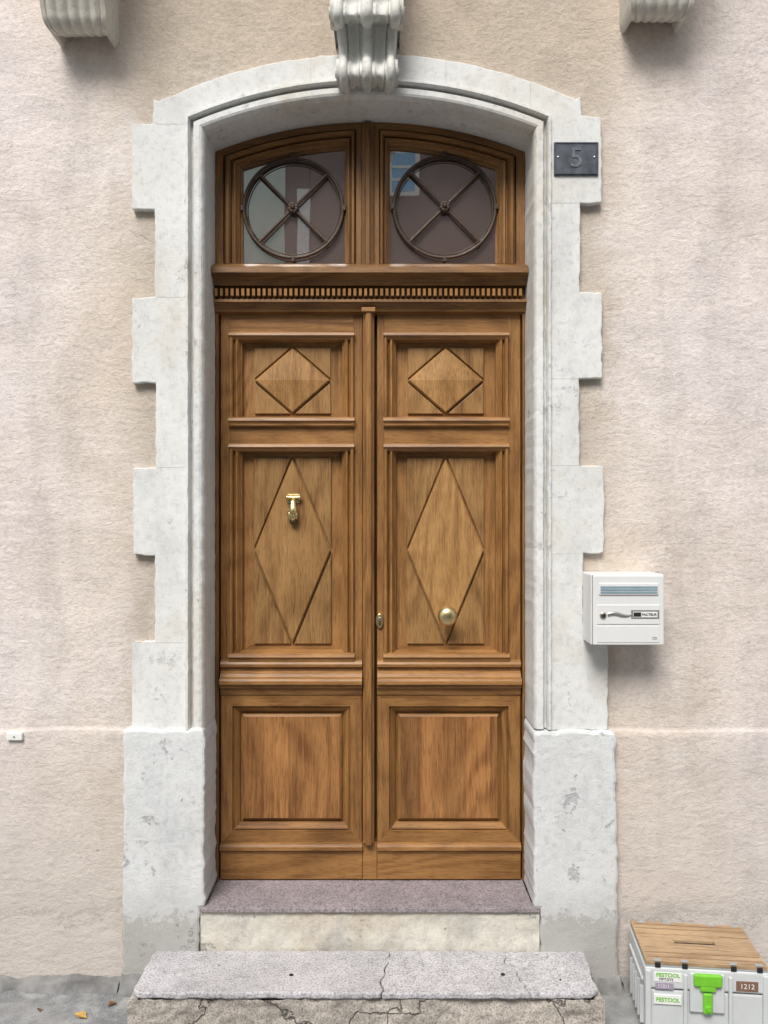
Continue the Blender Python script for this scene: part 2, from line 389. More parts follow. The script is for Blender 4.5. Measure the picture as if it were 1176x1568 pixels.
def sweep(name,prof,zbot,mat):
    v=[];f=[];N=48;M=110
    for o,y in prof:
        xl=XLo+o; xr=XRo-o*(XRo-XR)/(.068); R=RO-o
        row=[(xl,y,zbot)]
        zl=CZ+math.sqrt(R*R-(xl-CX)**2); zr=CZ+math.sqrt(R*R-(xr-CX)**2)
        jt=lambda k,s:noise.noise(Vector((k*.5,o*30,s)))*.0022+noise.noise(Vector((k*1.7,o*60,s)))*.0012
        for k in range(1,M): row.append((xl+jt(k,1),y+jt(k,3)*.6,zbot+(zl-zbot)*k/M))
        row+=[(a,y,b) for a,b in arc(CX,CZ,R,xl,xr,N)]
        for k in range(1,M): row.append((xr+jt(k,7),y+jt(k,9)*.6,zr+(zbot-zr)*k/M))
        row.append((xr,y,zbot)); n=len(row); v+=row
    for k in range(len(prof)-1):
        for i in range(n-1): f.append((k*n+i,k*n+i+1,(k+1)*n+i+1,(k+1)*n+i))
    return mk(name,v,f,mat,None,sur,False)
sweep('arch_moulding_and_reveal',prof,Z(1116,-.03),STM)
zs=-1.490+H
XsL=X(306,-.05)+.001; XsR=X(827,-.05)-.001
x=lambda p:X(p,-.05)
zz=lambda p:Z(p,-.05)
slab('pedestal_block',[(x(189),zz(1118)),(XL+.004,zz(1117)),(XL+.007,zz(1150)),(XL+.004,zz(1300)),(XL+.006,zs-.004),(XsL-.002,zs-.006),(XsL-.002,-.06),(x(186),-.06)],.26,-.05,STB,sur,.016,.02,.004)
slab('pedestal_block_r',[(XR-.004,zz(1120)),(x(943),zz(1120)),(x(949),-.06),(XsR+.002,-.06),(XsR+.002,zs-.006),(XR-.006,zs-.004),(XR-.005,zz(1300)),(XR-.007,zz(1200))],.26,-.05,STB,sur,.016,.02,.004)
def slabtop(name,outline,z0,z1,mat,parent,bev=.006,amp=.003,step=.02):
    p=jitter(outline,step,amp);n=len(p)
    v=[(a,b,z1) for a,b in p]+[(a,b,z0) for a,b in p]
    f=[tuple(range(n)),tuple(range(n,2*n))]+[(i,(i+1)%n,(i+1)%n+n,i+n) for i in range(n)]
    return mk(name,v,f,mat,None,parent,False,bev,2)
ck=[(X(540,0)+noise.noise(Vector((k*.33,1,1)))*.05+noise.noise(Vector((k*1.3,4,1)))*.014,-.058+(.24+.058)*k/16) for k in range(17)]
slabtop('door_sill',[(XsL,-.058)]+[(a-.0005,b) for a,b in ck]+[(XL+.008,.24),(XL+.008,-.010),(XsL,-.010)],zs-.016,zs+.001,SIL,sur,.002,.0012)
slabtop('door_sill_b',[(a+.0005,b) for a,b in reversed(ck)]+[(XsR,-.058),(XsR,-.010),(XR-.008,-.010),(XR-.008,.24)],zs-.016,zs+.0004,SIL,sur,.002,.0012)
# riser: rough rendered masonry as a displaced grid
v=[];f=[];nn=150;mm=18
for j in range(mm+1):
    for i in range(nn+1):
        xx=XsL+(XsR-XsL)*i/nn; z=.05+(zs-.019-.05)*j/mm
        r=max(0,noise.noise(Vector((xx*5,z*11,2))))*(.35+.65*max(0,(xx+.0)/.6))
        y=-.044+.030*r+.004*noise.noise(Vector((xx*24,z*30,4)))+.002*noise.noise(Vector((xx*70,z*70,4)))
        v.append((xx,y,z))
for j in range(mm):
    for i in range(nn):
        a=j*(nn+1)+i; f.append((a,a+1,a+nn+2,a+nn+1))
mk('riser_under_sill',v,f,RIS,None,sur,True)
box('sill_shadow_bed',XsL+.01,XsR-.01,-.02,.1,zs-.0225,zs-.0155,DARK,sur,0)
# ------------------------------------------------------------------ keystone and balcony brackets
def console(name,cx,path,mat,parent,flutes,amp=.012,nu=64):
    P=[Vector(p) for p in path]; Q=[]
    for i in range(len(P)-1):
        p0=P[max(0,i-1)];p1=P[i];p2=P[i+1];p3=P[min(len(P)-1,i+2)]
        for k in range(8):
            t=k/8
            Q.append(.5*((2*p1)+(-p0+p2)*t+(2*p0-5*p1+4*p2-p3)*t*t+(-p0+3*p1-3*p2+p3)*t*t*t))
    Q.append(P[-1])
    v=[];f=[];n=nu+3
    for i,q in enumerate(Q):
        a=Q[max(0,i-1)];b=Q[min(len(Q)-1,i+1)]
        ty,tz=b[0]-a[0],b[1]-a[1];L=math.hypot(ty,tz) or 1
        ny,nz=(tz/L),(-ty/L)
        row=[(cx-q[2],.03,q[1])]
        for k in range(nu+1):
            u=-1+2*k/nu
            d=flutes(u)*amp
            row.append((cx+q[2]*u,q[0]+ny*d,q[1]+nz*d))
        row.append((cx+q[2],.03,q[1])); v+=row
    for i in range(len(Q)-1):
        for k in range(n-1):
            f.append((i*n+k,i*n+k+1,(i+1)*n+k+1,(i+1)*n+k))
    o=mk(name,v,f,mat,None,parent,True)
    e=o.modifiers.new('e','EDGE_SPLIT'); e.split_angle=math.radians(50)
    return o
def fl(u):
    a=abs(u)
    if a<.17: return 1.1*math.sqrt(max(0,1-(a/.17)**2))+.1
    if a<.26: return -.2
    if a<.64: return -.9*math.sin((a-.26)/.38*math.pi)+.25
    if a<.70: return -.2
    return .2+1.1*math.sqrt(max(0,1-((a-.85)/.15)**2))
def K(py,y,hw): return (y,Z(py,y),hw/F*(D+y))
kp=[K(-160,-.26,58),K(-100,-.23,56),K(-50,-.19,54),K(-14,-.155,52),K(3,-.15,52),K(8,-.185,52),K(18,-.205,52),K(28,-.195,52),K(34,-.16,51),K(37,-.125,49),K(41,-.118,47),K(60,-.105,45),K(80,-.095,43.5),K(91,-.098,43),K(97,-.125,43),K(108,-.145,43),K(120,-.135,42),K(130,-.10,40),K(136,-.065,37),K(137,-.03,34)]
KS=empty('keystone_console')
console('keystone_body',X(562,-.12),kp,STK,KS,fl,.015)
for py,y,r,hw in((20,-.135,.058,53),(112,-.085,.048,44)):
    for s in(-1,1):
        cx=X(562,-.12)+s*hw/F*(D+y)
        cyl('volute',(cx-s*.02,y,Z(py,y)),(cx+s*.006,y,Z(py,y)),r,r*.96,STK,KS,36)
        cyl('volute_eye',(cx,y,Z(py,y)),(cx+s*.012,y,Z(py,y)),r*.42,r*.35,STK,KS,24)
def bracket(name,px0,px1,pyb):
    E=empty(name); y=-.13
    cx=X((px0+px1)/2,y); hw=(px1-px0)/2
    def fl2(u):
        a=abs(u)
        if a>.86: return .35
        return -.1+.75*abs(math.cos(a/.86*math.pi*2.5))
    p=[K(pyb-330,-.40,hw+3),K(pyb-200,-.31,hw+2),K(pyb-120,-.24,hw+1),K(pyb-70,-.19,hw),K(pyb-42,-.165,hw),K(pyb-24,-.15,hw*.97),K(pyb-10,-.125,hw*.88),K(pyb-3,-.09,hw*.78),K(pyb-1,-.05,hw*.72),K(pyb-3,-.01,hw*.68)]
    console(name+'_body',cx,p,STC,E,fl2,.013)
    z_=Z(pyb-330,-.40)
    box('bracket_cap',cx-.16,cx+.16,-.48,.02,z_,z_+.07,STC,E,.006)
bracket('balcony_bracket',68,167,54)
bracket('balcony_bracket',962,1060,32)
# ------------------------------------------------------------------ door
door=empty('wooden_double_door')
ys=.185
dx=lambda px:X(px,ys); dz=lambda py:Z(py,ys)
bk=[(XL+.001,zs),(XL+.001,CZ+math.sqrt(RI**2-(XL-CX)**2))]+arc(CX,CZ,RI-.001,XL+.02,XR-.02,30)+[(XR-.001,CZ+math.sqrt(RI**2-(XR-CX)**2)),(XR-.001,zs)]
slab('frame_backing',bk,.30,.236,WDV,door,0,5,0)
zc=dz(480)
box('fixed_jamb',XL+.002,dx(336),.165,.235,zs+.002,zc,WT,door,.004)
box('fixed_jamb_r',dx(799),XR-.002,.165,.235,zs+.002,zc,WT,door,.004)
def pf(lst): return [(a,b,ys+c) for a,b,c in lst]
MP=[(0,0,.002),(0,0,-.013),(.004,.003,-.018),(.010,.008,-.018),(.014,.011,-.012),(.016,.013,.002),(.019,.0155,.004),(.022,.017,-.002),(.026,.020,-.010),(.032,.025,-.012),(.038,.030,-.002),(.044,.034,.008),(.048,.037,.012),(.050,.039,.034),(.090,.067,.034)]
LP=[(0,0,.0),(.004,.004,-.004),(.048,.048,-.004),(.050,.050,.006),(.054,.054,.008),(.056,.056,.000),(.074,.074,.022),(.077,.077,.034),(.083,.083,.034),(.085,.085,.022),(.094,.094,.014)]
def prism(name,pts,y0,y1,mat,par,b=.003):
    n=len(pts)
    v=[(p[0],y0,p[1]) for p in pts]+[(p[0],y1,p[1]) for p in pts]
    f=[tuple(range(n,2*n))]+[(i,(i+1)%n,(i+1)%n+n,i+n) for i in range(n)]
    return mk(name,v,f,mat,None,par,False,b,2)
def diamond_field(O0,O1,z0,z1,ix,iz,mats,par,apex):
    yf=ys+.034
    x0,x1=O0+ix,O1-ix; z0=z0+iz; z1=z1-iz
    cx=(x0+x1)/2; hw=(x1-x0)/2-.002
    ch=(z1-z0)/2-.002; cz=(z0+z1)/2
    g=.0070
    L=math.hypot(hw,ch); gx=g*L/ch; gz=g*L/hw
    yt=yf-.010
    for sx in(-1,1):
        for sz in(-1,1):
            X0=cx+sx*((x1-x0)/2); Z0=cz+sz*((z1-z0)/2)
            tx=lambda z_:cx+sx*(hw+gx)*(1-abs(z_-cz)/(ch+gz))
            tz=lambda x_:cz+sz*(ch+gz)*(1-abs(x_-cx)/(hw+gx))
            pts=[(X0,Z0)]
            xa=tx(Z0) if abs(Z0-cz)<ch+gz else cx+sx*.0008
            pts.append((xa,Z0))
            if abs(Z0-cz)>=ch+gz: pts.append((cx+sx*.0008,tz(cx+sx*.0008)))
            pts.append((X0,tz(X0)))
            prism('panel_corner_field',pts,yf+.004,yt,mats[0],par,.003)
    k=[(1,yf+.004),(1,yf-.012),(1-.005/(hw*ch/L),yf-.0185),(.02,yf-.0185-apex)]
    v=[];f=[]
    for s,y in k:
        v+=[(cx-hw*s,y,cz),(cx,y,cz-ch*s),(cx+hw*s,y,cz),(cx,y,cz+ch*s)]
    for q in range(3):
        for s in range(4): f.append((4*q+s,4*q+(s+1)%4,4*q+(s+1)%4+4,4*q+s+4))
    f.append((12,13,14,15))
    mk('diamond_boss',v,f,mats[1],None,par)
def leaf(x0,x1,o0,o1,mv,mh,pi,low):
    X0,X1,O0,O1=dx(x0),dx(x1),dx(o0),dx(o1)
    z=lambda p:dz(p)
    box('stile',X0,O0,ys,.235,z(1062),z(480),mv,door,.0015)
    box('stile',O1,X1,ys,.235,z(1062),z(480),mv,door,.0015)
    for a,b in((480,510),(653,680),(1008,1062)):
        box('rail',O0+.0003,O1-.0003,ys+.0006,.235,z(b),z(a),mh,door,.0012)
    ring('upper_panel_moulding',O0,O1,z(653),z(510),pf([(a,b*.88,c) for a,b,c in MP]),mv,mh,PAN[pi],door)
    ring('middle_panel_moulding',O0,O1,z(1008),z(680),pf([(a,b*.80,c) for a,b,c in MP]),mv,mh,PAN[pi+1],door)
    diamond_field(O0,O1,z(653),z(510),.096,.054,(PAN[pi],PAN[pi+2]),door,.010)
    diamond_field(O0,O1,z(1008),z(680),.094,.054,(PAN[pi+1],PAN[pi+3]),door,.006)
    for a in(639,999):
        hbar('panel_foot_bead',O0-.003,O1+.003,[(z(a),ys-.012),(z(a+2),ys-.022),(z(a+6),ys-.026),(z(a+9),ys-.018),(z(a+14.5),ys-.014)],ys+.01,mh,door)
    for a in(509,679):
        hbar('panel_head_bead',O0-.002,O1+.002,[(z(a),ys-.006),(z(a+2),ys-.020),(z(a+6),ys-.024),(z(a+9),ys-.016),(z(a+12),ys-.010)],ys+.01,mh,door)
    LG=[(1010,0),(1012,-.012),(1016,-.018),(1020,-.016),(1022,-.002),(1027,-.002),(1031,-.014),(1035,-.022),(1037,-.038),(1040,-.042),(1045,-.042),(1047,-.028),(1051,-.027),(1054,-.012),(1060,-.010),(1063,-.008),(1065,0)]
    hbar('weather_ledge',X0+.001,X1-.001,[(z(a),ys+b-.001) for a,b in LG],ys+.02,mh,door)
    ring('lower_panel_moulding',X0,X1,z(1290),z(1063),pf(LP),mv,mh,LOW[low],door)
    BG=[(1289,-.002),(1291,-.014),(1294,-.022),(1299,-.024),(1302,-.012),(1305,-.012)]
    hbar('plinth_bead',X0,X1,[(z(a),ys+b) for a,b in BG],ys+.02,mh,door)
    box('plinth_rail',X0,X1,ys-.010,.235,zs+.006,z(1305.2),mh,door,.003)
leaf(338,555,352,542,WV,WH,0,0)
leaf(577.5,797,588,778,WV2,WH2,4,1)
a0=dx(555.5);a1=dx(573.5);w=a1-a0
vbar('centre_astragal',dz(1288),dz(478),[(a0,ys-.004),(a0+.002,ys-.018),(a0+w*.2,ys-.022),(a0+w*.24,ys-.034),(a0+w*.35,ys-.040),(a0+w*.68,ys-.040),(a0+w*.78,ys-.034),(a0+w*.82,ys-.022),(a1-.002,ys-.018),(a1,ys-.004)],ys+.03,WV2,door)
box('astragal_cap',a0-.004,a1+.004,ys-.046,ys+.02,dz(481),dz(474.5),WH,door,.002)
box('plinth_joint',dx(555.5),dx(577),ys-.008,.235,zs+.006,dz(1289),WH,door,.001)
CP=[(404,.150),(407,.095),(408,.088),(417,.086),(419,.094),(421,.096),(424,.110),(429,.124),(434,.130),(437,.131),(439,.165),(457,.165),(458,.130),(462,.129),(464,.142),(468,.150),(473,.156),(477,.158),(479,.172),(482,.186)]
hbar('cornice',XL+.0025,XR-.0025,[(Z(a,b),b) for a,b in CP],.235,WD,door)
n=58
for i in range(n):
    p=331+ (797-331)*i/(n-1)
    box('dentil',X(p-2.2,.122),X(p+2.2,.122),.119,.166,Z(453.0,.122),Z(442,.122),WV,door,.0006,1)
def aloop(a,b,c,R,y,N=28):
    pts=[(a,y,c),(b,y,c)]
    for i in range(N+1):
        x=b+(a-b)*i/N; pts.append((x,y,CZ+math.sqrt(R*R-(x-CX)**2)))
    return pts
def light(a,b,c,wl,wr,wb,wt,nm):
    pr=[(0,.172),(0,.168),(.30,.168),(.32,.186),(.36,.186),(.38,.160),(.44,.152),(.52,.152),(.58,.162),(.62,.178),(.66,.178),(.70,.164),(.76,.166),(.82,.178),(.90,.188),(.92,.198),(1,.202),(1,.212)]
    v=[];f=[];fm=[]
    for k,y in pr:
        L=aloop(a+wl*k,b-wr*k,c+wb*k,RI-.002-wt*k,y); n=len(L); v+=L
    for q in range(len(pr)-1):
        for i in range(n):
            f.append((q*n+i,q*n+(i+1)%n,(q+1)*n+(i+1)%n,(q+1)*n+i)); fm.append(0 if i in(1,n-1) else 1)
    mk(nm+'_frame',v,f,[WT,WTH],fm,door)
    L=aloop(a+wl*.97,b-wr*.97,c+wb*.97,RI-.002-wt*.97,.211)
    mk(nm+'_glass',L,[tuple(range(len(L)))],GLA,None,door)
zb=Z(406,.16)
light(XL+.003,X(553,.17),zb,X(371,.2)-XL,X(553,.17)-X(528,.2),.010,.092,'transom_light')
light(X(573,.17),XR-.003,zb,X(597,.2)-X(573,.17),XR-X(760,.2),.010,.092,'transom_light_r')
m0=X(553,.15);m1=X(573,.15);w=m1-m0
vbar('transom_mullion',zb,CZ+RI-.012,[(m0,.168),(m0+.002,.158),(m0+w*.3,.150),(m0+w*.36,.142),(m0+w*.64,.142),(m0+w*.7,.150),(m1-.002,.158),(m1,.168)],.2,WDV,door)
def roundel(px,py,rp):
    y=.192;c=(X(px,y),y,Z(py,y));R=rp/F*(D+y)
    torus('grille_ring',c,R-.006,.0068,.006,IRON,door)
    torus('grille_ring_inner',(c[0],y-.003,c[2]),R-.017,.0022,.003,IRON,door)
    for k in range(4):
        a=math.pi/4+k*math.pi/2
        cyl('grille_bar',(c[0]+.012*math.cos(a),y,c[2]+.012*math.sin(a)),(c[0]+(R-.012)*math.cos(a),y,c[2]+(R-.012)*math.sin(a)),.0058,.0072,IRON,door,12)
        b=k*math.pi/2
        p=(c[0]+(R)*math.cos(b),y,c[2]+(R)*math.sin(b))
        box('grille_clip',p[0]-.007,p[0]+.007,y-.009,y+.012,p[2]-.011,p[2]+.011,IRON,door,.002)
    for k in range(8):
        a=k*math.pi/4+.39
        sph('rosette_petal',(c[0]+.014*math.cos(a),y-.010,c[2]+.014*math.sin(a)),.0085,IRON,door,(1,.6,1),12)
    sph('rosette_heart',(c[0],y-.016,c[2]),.009,IRON,door,(1,.8,1),14)
    lathe('rosette_plate',(c[0],y,c[2]),[(.022,0),(.022,.006),(.018,.010)],IRON,door)
roundel(449,319,78); roundel(681,317,80)
# ------------------------------------------------------------------ knob, lock, knocker
kn=empty('door_knob'); yk=ys+.015
c=(X(685,ys-.05),yk,Z(943,ys-.05))
lathe('knob_body',c,[(.030,0),(.030,.008),(.024,.012),(.013,.018),(.012,.036),(.018,.042),(.031,.048),(.038,.058),(.0395,.068),(.036,.080),(.025,.089),(.012,.093),(.002,.094)],KNOB,kn,40)
lk=empty('door_lock'); c=(X(581.5,ys),ys+.0,Z(950,ys))
lathe('escutcheon',c,[(.0165,-.002),(.0165,.008),(.0145,.012),(.013,.0125)],KNOB,lk,32,1,1.9)
lathe('cylinder_core',(c[0],c[1]-.0125,c[2]+.008),[(.0075,0),(.0075,.003),(.006,.004)],SCREW,lk,24)
box('keyhole',c[0]-.001,c[0]+.001,c[1]-.0175,c[1]-.0155,c[2]+.003,c[2]+.013,BLK,lk,0)
box('cylinder_tail',c[0]-.0035,c[0]+.0035,c[1]-.0150,c[1]-.011,c[2]-.018,c[2]-.001,BRASD,lk,.001)
kk=empty('door_knocker'); y0=ys+.015
cx=X(449,y0-.02)
box('knocker_plate',cx-.026,cx+.026,y0-.008,y0+.002,Z(771,y0),Z(756,y0),BRASS,kk,.004,3)
cyl('knocker_hinge',(cx-.022,y0-.016,Z(762,y0)),(cx+.022,y0-.016,Z(762,y0)),.008,.008,BRASS,kk,18)
for s in(-1,1): sph('hinge_knuckle',(cx+s*.024,y0-.016,Z(762,y0)),.0095,BRASS,kk,(1,1,1),14)
zt0=Z(768,y0)
def limb(name,pts,rad,mat):
    me=bpy.data.meshes.new(name); me.from_pydata(pts,[(i,i+1) for i in range(len(pts)-1)],[])
    o=bpy.data.objects.new(name,me); sc.collection.objects.link(o); o.parent=kk
    o.modifiers.new('s','SKIN')
    for i,r in enumerate(rad): me.skin_vertices[0].data[i].radius=(r,r)
    me.skin_vertices[0].data[0].use_root=True
    s=o.modifiers.new('u','SUBSURF'); s.levels=2; s.render_levels=2; me.materials.append(mat); return o
yh=y0-.026
limb('wrist_and_palm',[(cx,yh+.006,zt0+.008),(cx,yh,zt0-.008),(cx,yh-.004,zt0-.024),(cx+.001,yh-.006,zt0-.040),(cx+.001,yh-.004,zt0-.050)],[.0115,.0125,.017,.0205,.0175],BRASS)
for i,(ox,l) in enumerate([(-.0160,.028),(-.0056,.033),(.0048,.031),(.0148,.026)]):
    limb('finger',[(cx+ox*.8,yh-.006,zt0-.042),(cx+ox,yh-.010,zt0-.044-l*.45),(cx+ox*.95,yh-.006,zt0-.046-l*.8),(cx+ox*.8,yh+.002,zt0-.046-l)],[.0068,.0062,.0054,.0042],BRASS)
limb('thumb',[(cx-.010,yh-.004,zt0-.028),(cx-.023,yh-.004,zt0-.042),(cx-.021,yh-.002,zt0-.058)],[.006,.0055,.0044],BRASS)
sph('knocker_ball',(cx+.001,yh+.006,zt0-.078),.0165,BRASD,kk)
lathe('strike_plate',(cx,y0,zt0-.080),[(.013,0),(.012,.006),(.008,.009)],BRASD,kk)
# ------------------------------------------------------------------ house number
hn=empty('house_number_sign'); y=-.032
a0,a1,b0,b1=X(848,y),X(916,y),Z(269,y),Z(218,y)
box('enamel_plate',a0,a1,y-.006,y+.004,b0,b1,SLATE,hn,.003)
ring('plate_rim',a0+.003,a1-.003,b0+.003,b1-.003,[(0,0,y-.0055),(.001,.001,y-.0085),(.004,.004,y-.0085),(.005,.005,y-.0055)],SLATE,SLATE,SLATE,hn,False)
text('digit','5',((a0+a1)/2,y-.0075,(b0+b1)/2),.105,GREYT,hn,.0012,0,.0005)
for s in(.09,.91):
    sph('plate_screw',(a0+(a1-a0)*s,y-.006,(b0+b1)/2+.005),.005,SCREW,hn,(1,.5,1),12)
# ------------------------------------------------------------------ mailbox
mb=empty('mailbox'); yf_=-.165
m0,m1=X(908,yf_),X(1017,yf_); n0,n1=Z(988,yf_),Z(881,yf_)
box('mailbox_body',m0-.004,m1+.004,yf_+.014,-.004,n0-.002,n1+.003,MBW,mb,.006,3)
box('mailbox_gasket',m0+.0005,m1-.0005,yf_+.008,yf_+.02,n0+.001,n1-.0005,BLK,mb,.001)
box('mailbox_door',m0,m1,yf_,yf_+.010,n0,n1,MBW,mb,.0045,3)
fx=lambda p:X(p,yf_); fz=lambda p:Z(p,yf_)
box('letter_flap',fx(917),fx(1008),yf_-.005,yf_+.002,fz(911),fz(893),MBW,mb,.003)
for q in range(3):
    box('flap_groove',fx(919),fx(1006),yf_-.0065,yf_-.004,fz(900.5+q*4),fz(897.5+q*4),MBS,mb,.0006)
box('lower_panel',fx(914),fx(1010),yf_-.0028,yf_+.002,fz(956),fz(926),MBW,mb,.002)
box('lower_panel_b',fx(914),fx(1010),yf_-.0018,yf_+.002,fz(984),fz(958),MBW,mb,.002)
lathe('lock_rose',(fx(923),yf_-.002,fz(942)),[(.0125,0),(.0125,.003),(.011,.005)],SCREW,mb)
lathe('lock_core',(fx(923),yf_-.007,fz(942)),[(.008,0),(.008,.003),(.007,.004)],BRASD,mb)
v=[];f=[];N=16
for i in range(N+1):
    t=i/N; x_=fx(930)+(fx(966)-fx(930))*t; zc_=fz(941)+.004*math.sin(t*math.pi*2); hwid=.010*(1-t)**.6*.6+.0012+.003*math.sin(t*math.pi)
    v+=[(x_,yf_-.002,zc_-hwid),(x_,yf_-.007,zc_-hwid*.6),(x_,yf_-.007,zc_+hwid*.6),(x_,yf_-.002,zc_+hwid)]
for i in range(N):
    for k in range(3): f.append((4*i+k,4*i+k+1,4*i+k+5,4*i+k+4))
mk('lock_swoosh',v,f,SCREW,None,mb,True)
box('name_holder',fx(966),fx(1009),yf_-.0045,yf_,fz(947),fz(934),MBD,mb,.001)
box('name_card',fx(969),fx(1006),yf_-.0055,yf_-.004,fz(945),fz(936.5),WHT,mb,0)
box('name_card_mark',fx(969.5),fx(981),yf_-.0062,yf_-.005,fz(944),fz(937.5),BLK,mb,0)
text('name_text','FACTEUR',(fx(993.5),yf_-.0062,fz(941)),.0125,BLK,mb,.0002,0,.0003)
for s in(0,1):
    torus('emblem',(fx(1001+3*s),yf_-.0025,fz(977)),.0045-.001*s,.0008,.0006,MBD,mb,24,6)
# ------------------------------------------------------------------ step
stp=empty('stone_step')
zt_=.146; zb_=.124
sx0,sx1,sy0,sy1=-.866,.745,-.325,-.046
def crackline(xa,xb,seed,n=14):
    out=[]
    for i in range(n+1):
        t=i/n; out.append((xa+(xb-xa)*t+noise.noise(Vector((t*5,seed,0)))*.02+noise.noise(Vector((t*16,seed,3)))*.009,sy0+(sy1-sy0)*t))
    return out
cr1=crackline(X(584,-.3),X(594,-.05),3); cr2=crackline(X(812,-.3),X(765,-.05),8)
g=.0017
slabtop('step_slab_a',[(sx0-.004,sy0+.02),(sx0+.02,sy0)]+[(x_-g,y) for x_,y in cr1]+[(sx0+.015,sy1),(sx0+.0,sy1-.03)],zb_,zt_,GRA,stp,.006,.004)
slabtop('step_slab_b',[(x_+g,y) for x_,y in reversed(cr1)]+[(x_-g*.6,y) for x_,y in cr2],zb_,zt_-.001,GRA,stp,.005,.0024)
slabtop('step_slab_c',[(x_+g*.6,y) for x_,y in reversed(cr2)]+[(sx1-.03,sy0),(sx1-.004,sy0+.03),(sx1+.008,sy1)],zb_,zt_-.002,GRA,stp,.006,.003)
v=[];f=[];nn=200;mm=16
for j in range(mm+1):
    for i in range(nn+1):
        x_=sx0-.018+(sx1-sx0+.034)*i/nn; z=-.02+(zb_-.002+.02)*j/mm
        y=sy0+.004-.014*abs(noise.noise(Vector((x_*9,z*16,4))))-.007*noise.noise(Vector((x_*30,z*40,4)))
        y+= .055*max(0,noise.noise(Vector((x_*5,z*3,11))))*(j/mm)**2
        v.append((x_,y,z))
for j in range(mm):
    for i in range(nn):
        a=j*(nn+1)+i; f.append((a,a+1,a+nn+2,a+nn+1))
mk('step_riser',v,f,GRR,None,stp,True)
box('step_core',sx0+.004,sx1-.004,sy0+.06,sy1,-.02,zb_-.001,GRR,stp,.008)
for s in(0,1):
    xx=sx0-.014 if s==0 else sx1+.012
    box('step_cheek',xx,xx+(.03 if s==0 else -.03),sy0+.012,sy1,-.02,zb_-.004,GRR,stp,.006)
for px,py in((446,1493),(770,1492),(335,1478),(858,1500)):
    y=(H-zt_)*F/(py-784)-D
    cyl('step_fixing',(X(px,y),y,zt_-.004),(X(px,y),y,zt_+.001),.009 if px in(446,770) else .004,.008 if px in(446,770) else .003,DARK,stp,14)
# ------------------------------------------------------------------ toolbox
tb=empty('toolbox'); tb.location=(.891,-.345,0.004); tb.rotation_euler=(0,0,math.radians(-6.0))
W_,Dp,Hh=.408,.290,.243
def tbx(*a,**k): return box(*a,**k)
tbx('case_body',.006,W_-.006,.006,Dp-.006,0,.165,BOXG,tb,bevel=.008,seg=3)
tbx('case_lid',.0,W_,.0,Dp,.170,Hh,BOXG,tb,bevel=.008,seg=3)
tbx('seam',.012,W_-.012,.012,Dp-.012,.160,.175,BLK,tb,bevel=0)
tbx('front_recess_rib',.128,.140,-.008,.01,.0,.225,BOXG,tb,bevel=.003)
tbx('front_recess_rib_r',.275,.287,-.008,.01,.0,.225,BOXG,tb,bevel=.003)
for s in(.0,W_-.022): tbx('corner_post',s+.001,s+.021,-.006,.014,.0,.235,BOXG,tb,bevel=.004)
for k in range(5): tbx('side_rib',-.006,.01,.05+k*.045,.062+k*.045,.02,.15,BOXG,tb,bevel=.003)
tbx('side_lip',-.006,.01,.03,Dp-.03,.18,.19,BOXG,tb,bevel=.003)
tbx('top_tray',.004,W_-.004,.004,Dp-.004,Hh-.002,Hh+.006,BOXD,tb,bevel=.002)
ty0,ty1=Hh+.006,Hh+.020
cuts=[.004,.098,.194,Dp-.004]
tbx('top_board',.004,W_-.004,cuts[0],cuts[1]-.003,ty0,ty1,PLY,tb,bevel=.002)
tbx('top_board',.004,W_-.004,cuts[2]+.003,cuts[3],ty0,ty1,PLY,tb,bevel=.002)
tbx('top_board',.004,.13,cuts[1]+.003,cuts[2]-.003,ty0,ty1-.001,PLY,tb,bevel=.002)
tbx('top_board',.27,W_-.004,cuts[1]+.003,cuts[2]-.003,ty0,ty1-.001,PLY,tb,bevel=.002)
tbx('top_board',.13,.27,cuts[1]+.003,.134,ty0,ty1-.0013,PLY,tb,bevel=.001)
tbx('top_board',.13,.27,.158,cuts[2]-.003,ty0,ty1-.0013,PLY,tb,bevel=.001)
tbx('hand_slot',.13,.27,.134,.158,ty0,ty0+.004,BLK,tb,bevel=0)
for yy in(.030,.060,.230,.260):
    tbx('board_groove',.012,W_-.012,yy,yy+.005,ty1-.001,ty1+.0006,PLYE,tb,bevel=0)
for xx in(.03,.12,.28,.365):
    for yy in(.0025,Dp-.02):
        tbx('board_notch',xx,xx+.026,yy,yy+.016,ty1-.0005,ty1+.002,BOXD,tb,bevel=.001)
    tbx('front_notch',xx+.004,xx+.022,-.001,.01,ty0-.006,ty1-.004,BLK,tb,bevel=.001)
tbx('latch_housing',.148,.262,-.006,.01,.10,.232,BOXG,tb,bevel=.004)
tbx('latch_head',.158,.252,-.020,-.004,.192,.236,GRN,tb,bevel=.010,seg=4)
tbx('latch_neck',.178,.232,-.019,-.005,.176,.200,GRN,tb,bevel=.007,seg=4)
tbx('latch_stem',.189,.221,-.018,-.004,.100,.172,GRN,tb,bevel=.007,seg=4)
cyl('latch_pivot',(.205,-.024,.122),(.205,-.016,.122),.009,.011,GRN,tb,20)
tbx('label_a',.030,.122,-.0015,.004,.196,.228,WHT,tb,bevel=.001)
tbx('label_b',.034,.095,-.0015,.004,.170,.192,PURP,tb,bevel=.001)
tbx('label_c',.030,.122,-.0,.0075,.118,.150,WHT,tb,bevel=.001)
text('label_text','FESTOOL',(.076,-.0025,.219),.019,GRN,tb,.0003,0,.0004)
text('label_text_b','MFT/SYS',(.070,-.0025,.204),.013,BLK,tb,.0003)
text('label_text_c','FESTOOL',(.076,-.001,.134),.019,GRN,tb,.0003,0,.0004)
text('label_text_d','11211',(.062,-.0025,.181),.016,WHT,tb,.0003)
tbx('label_d',.300,.372,-.0015,.004,.178,.212,BRNL,tb,bevel=.001)
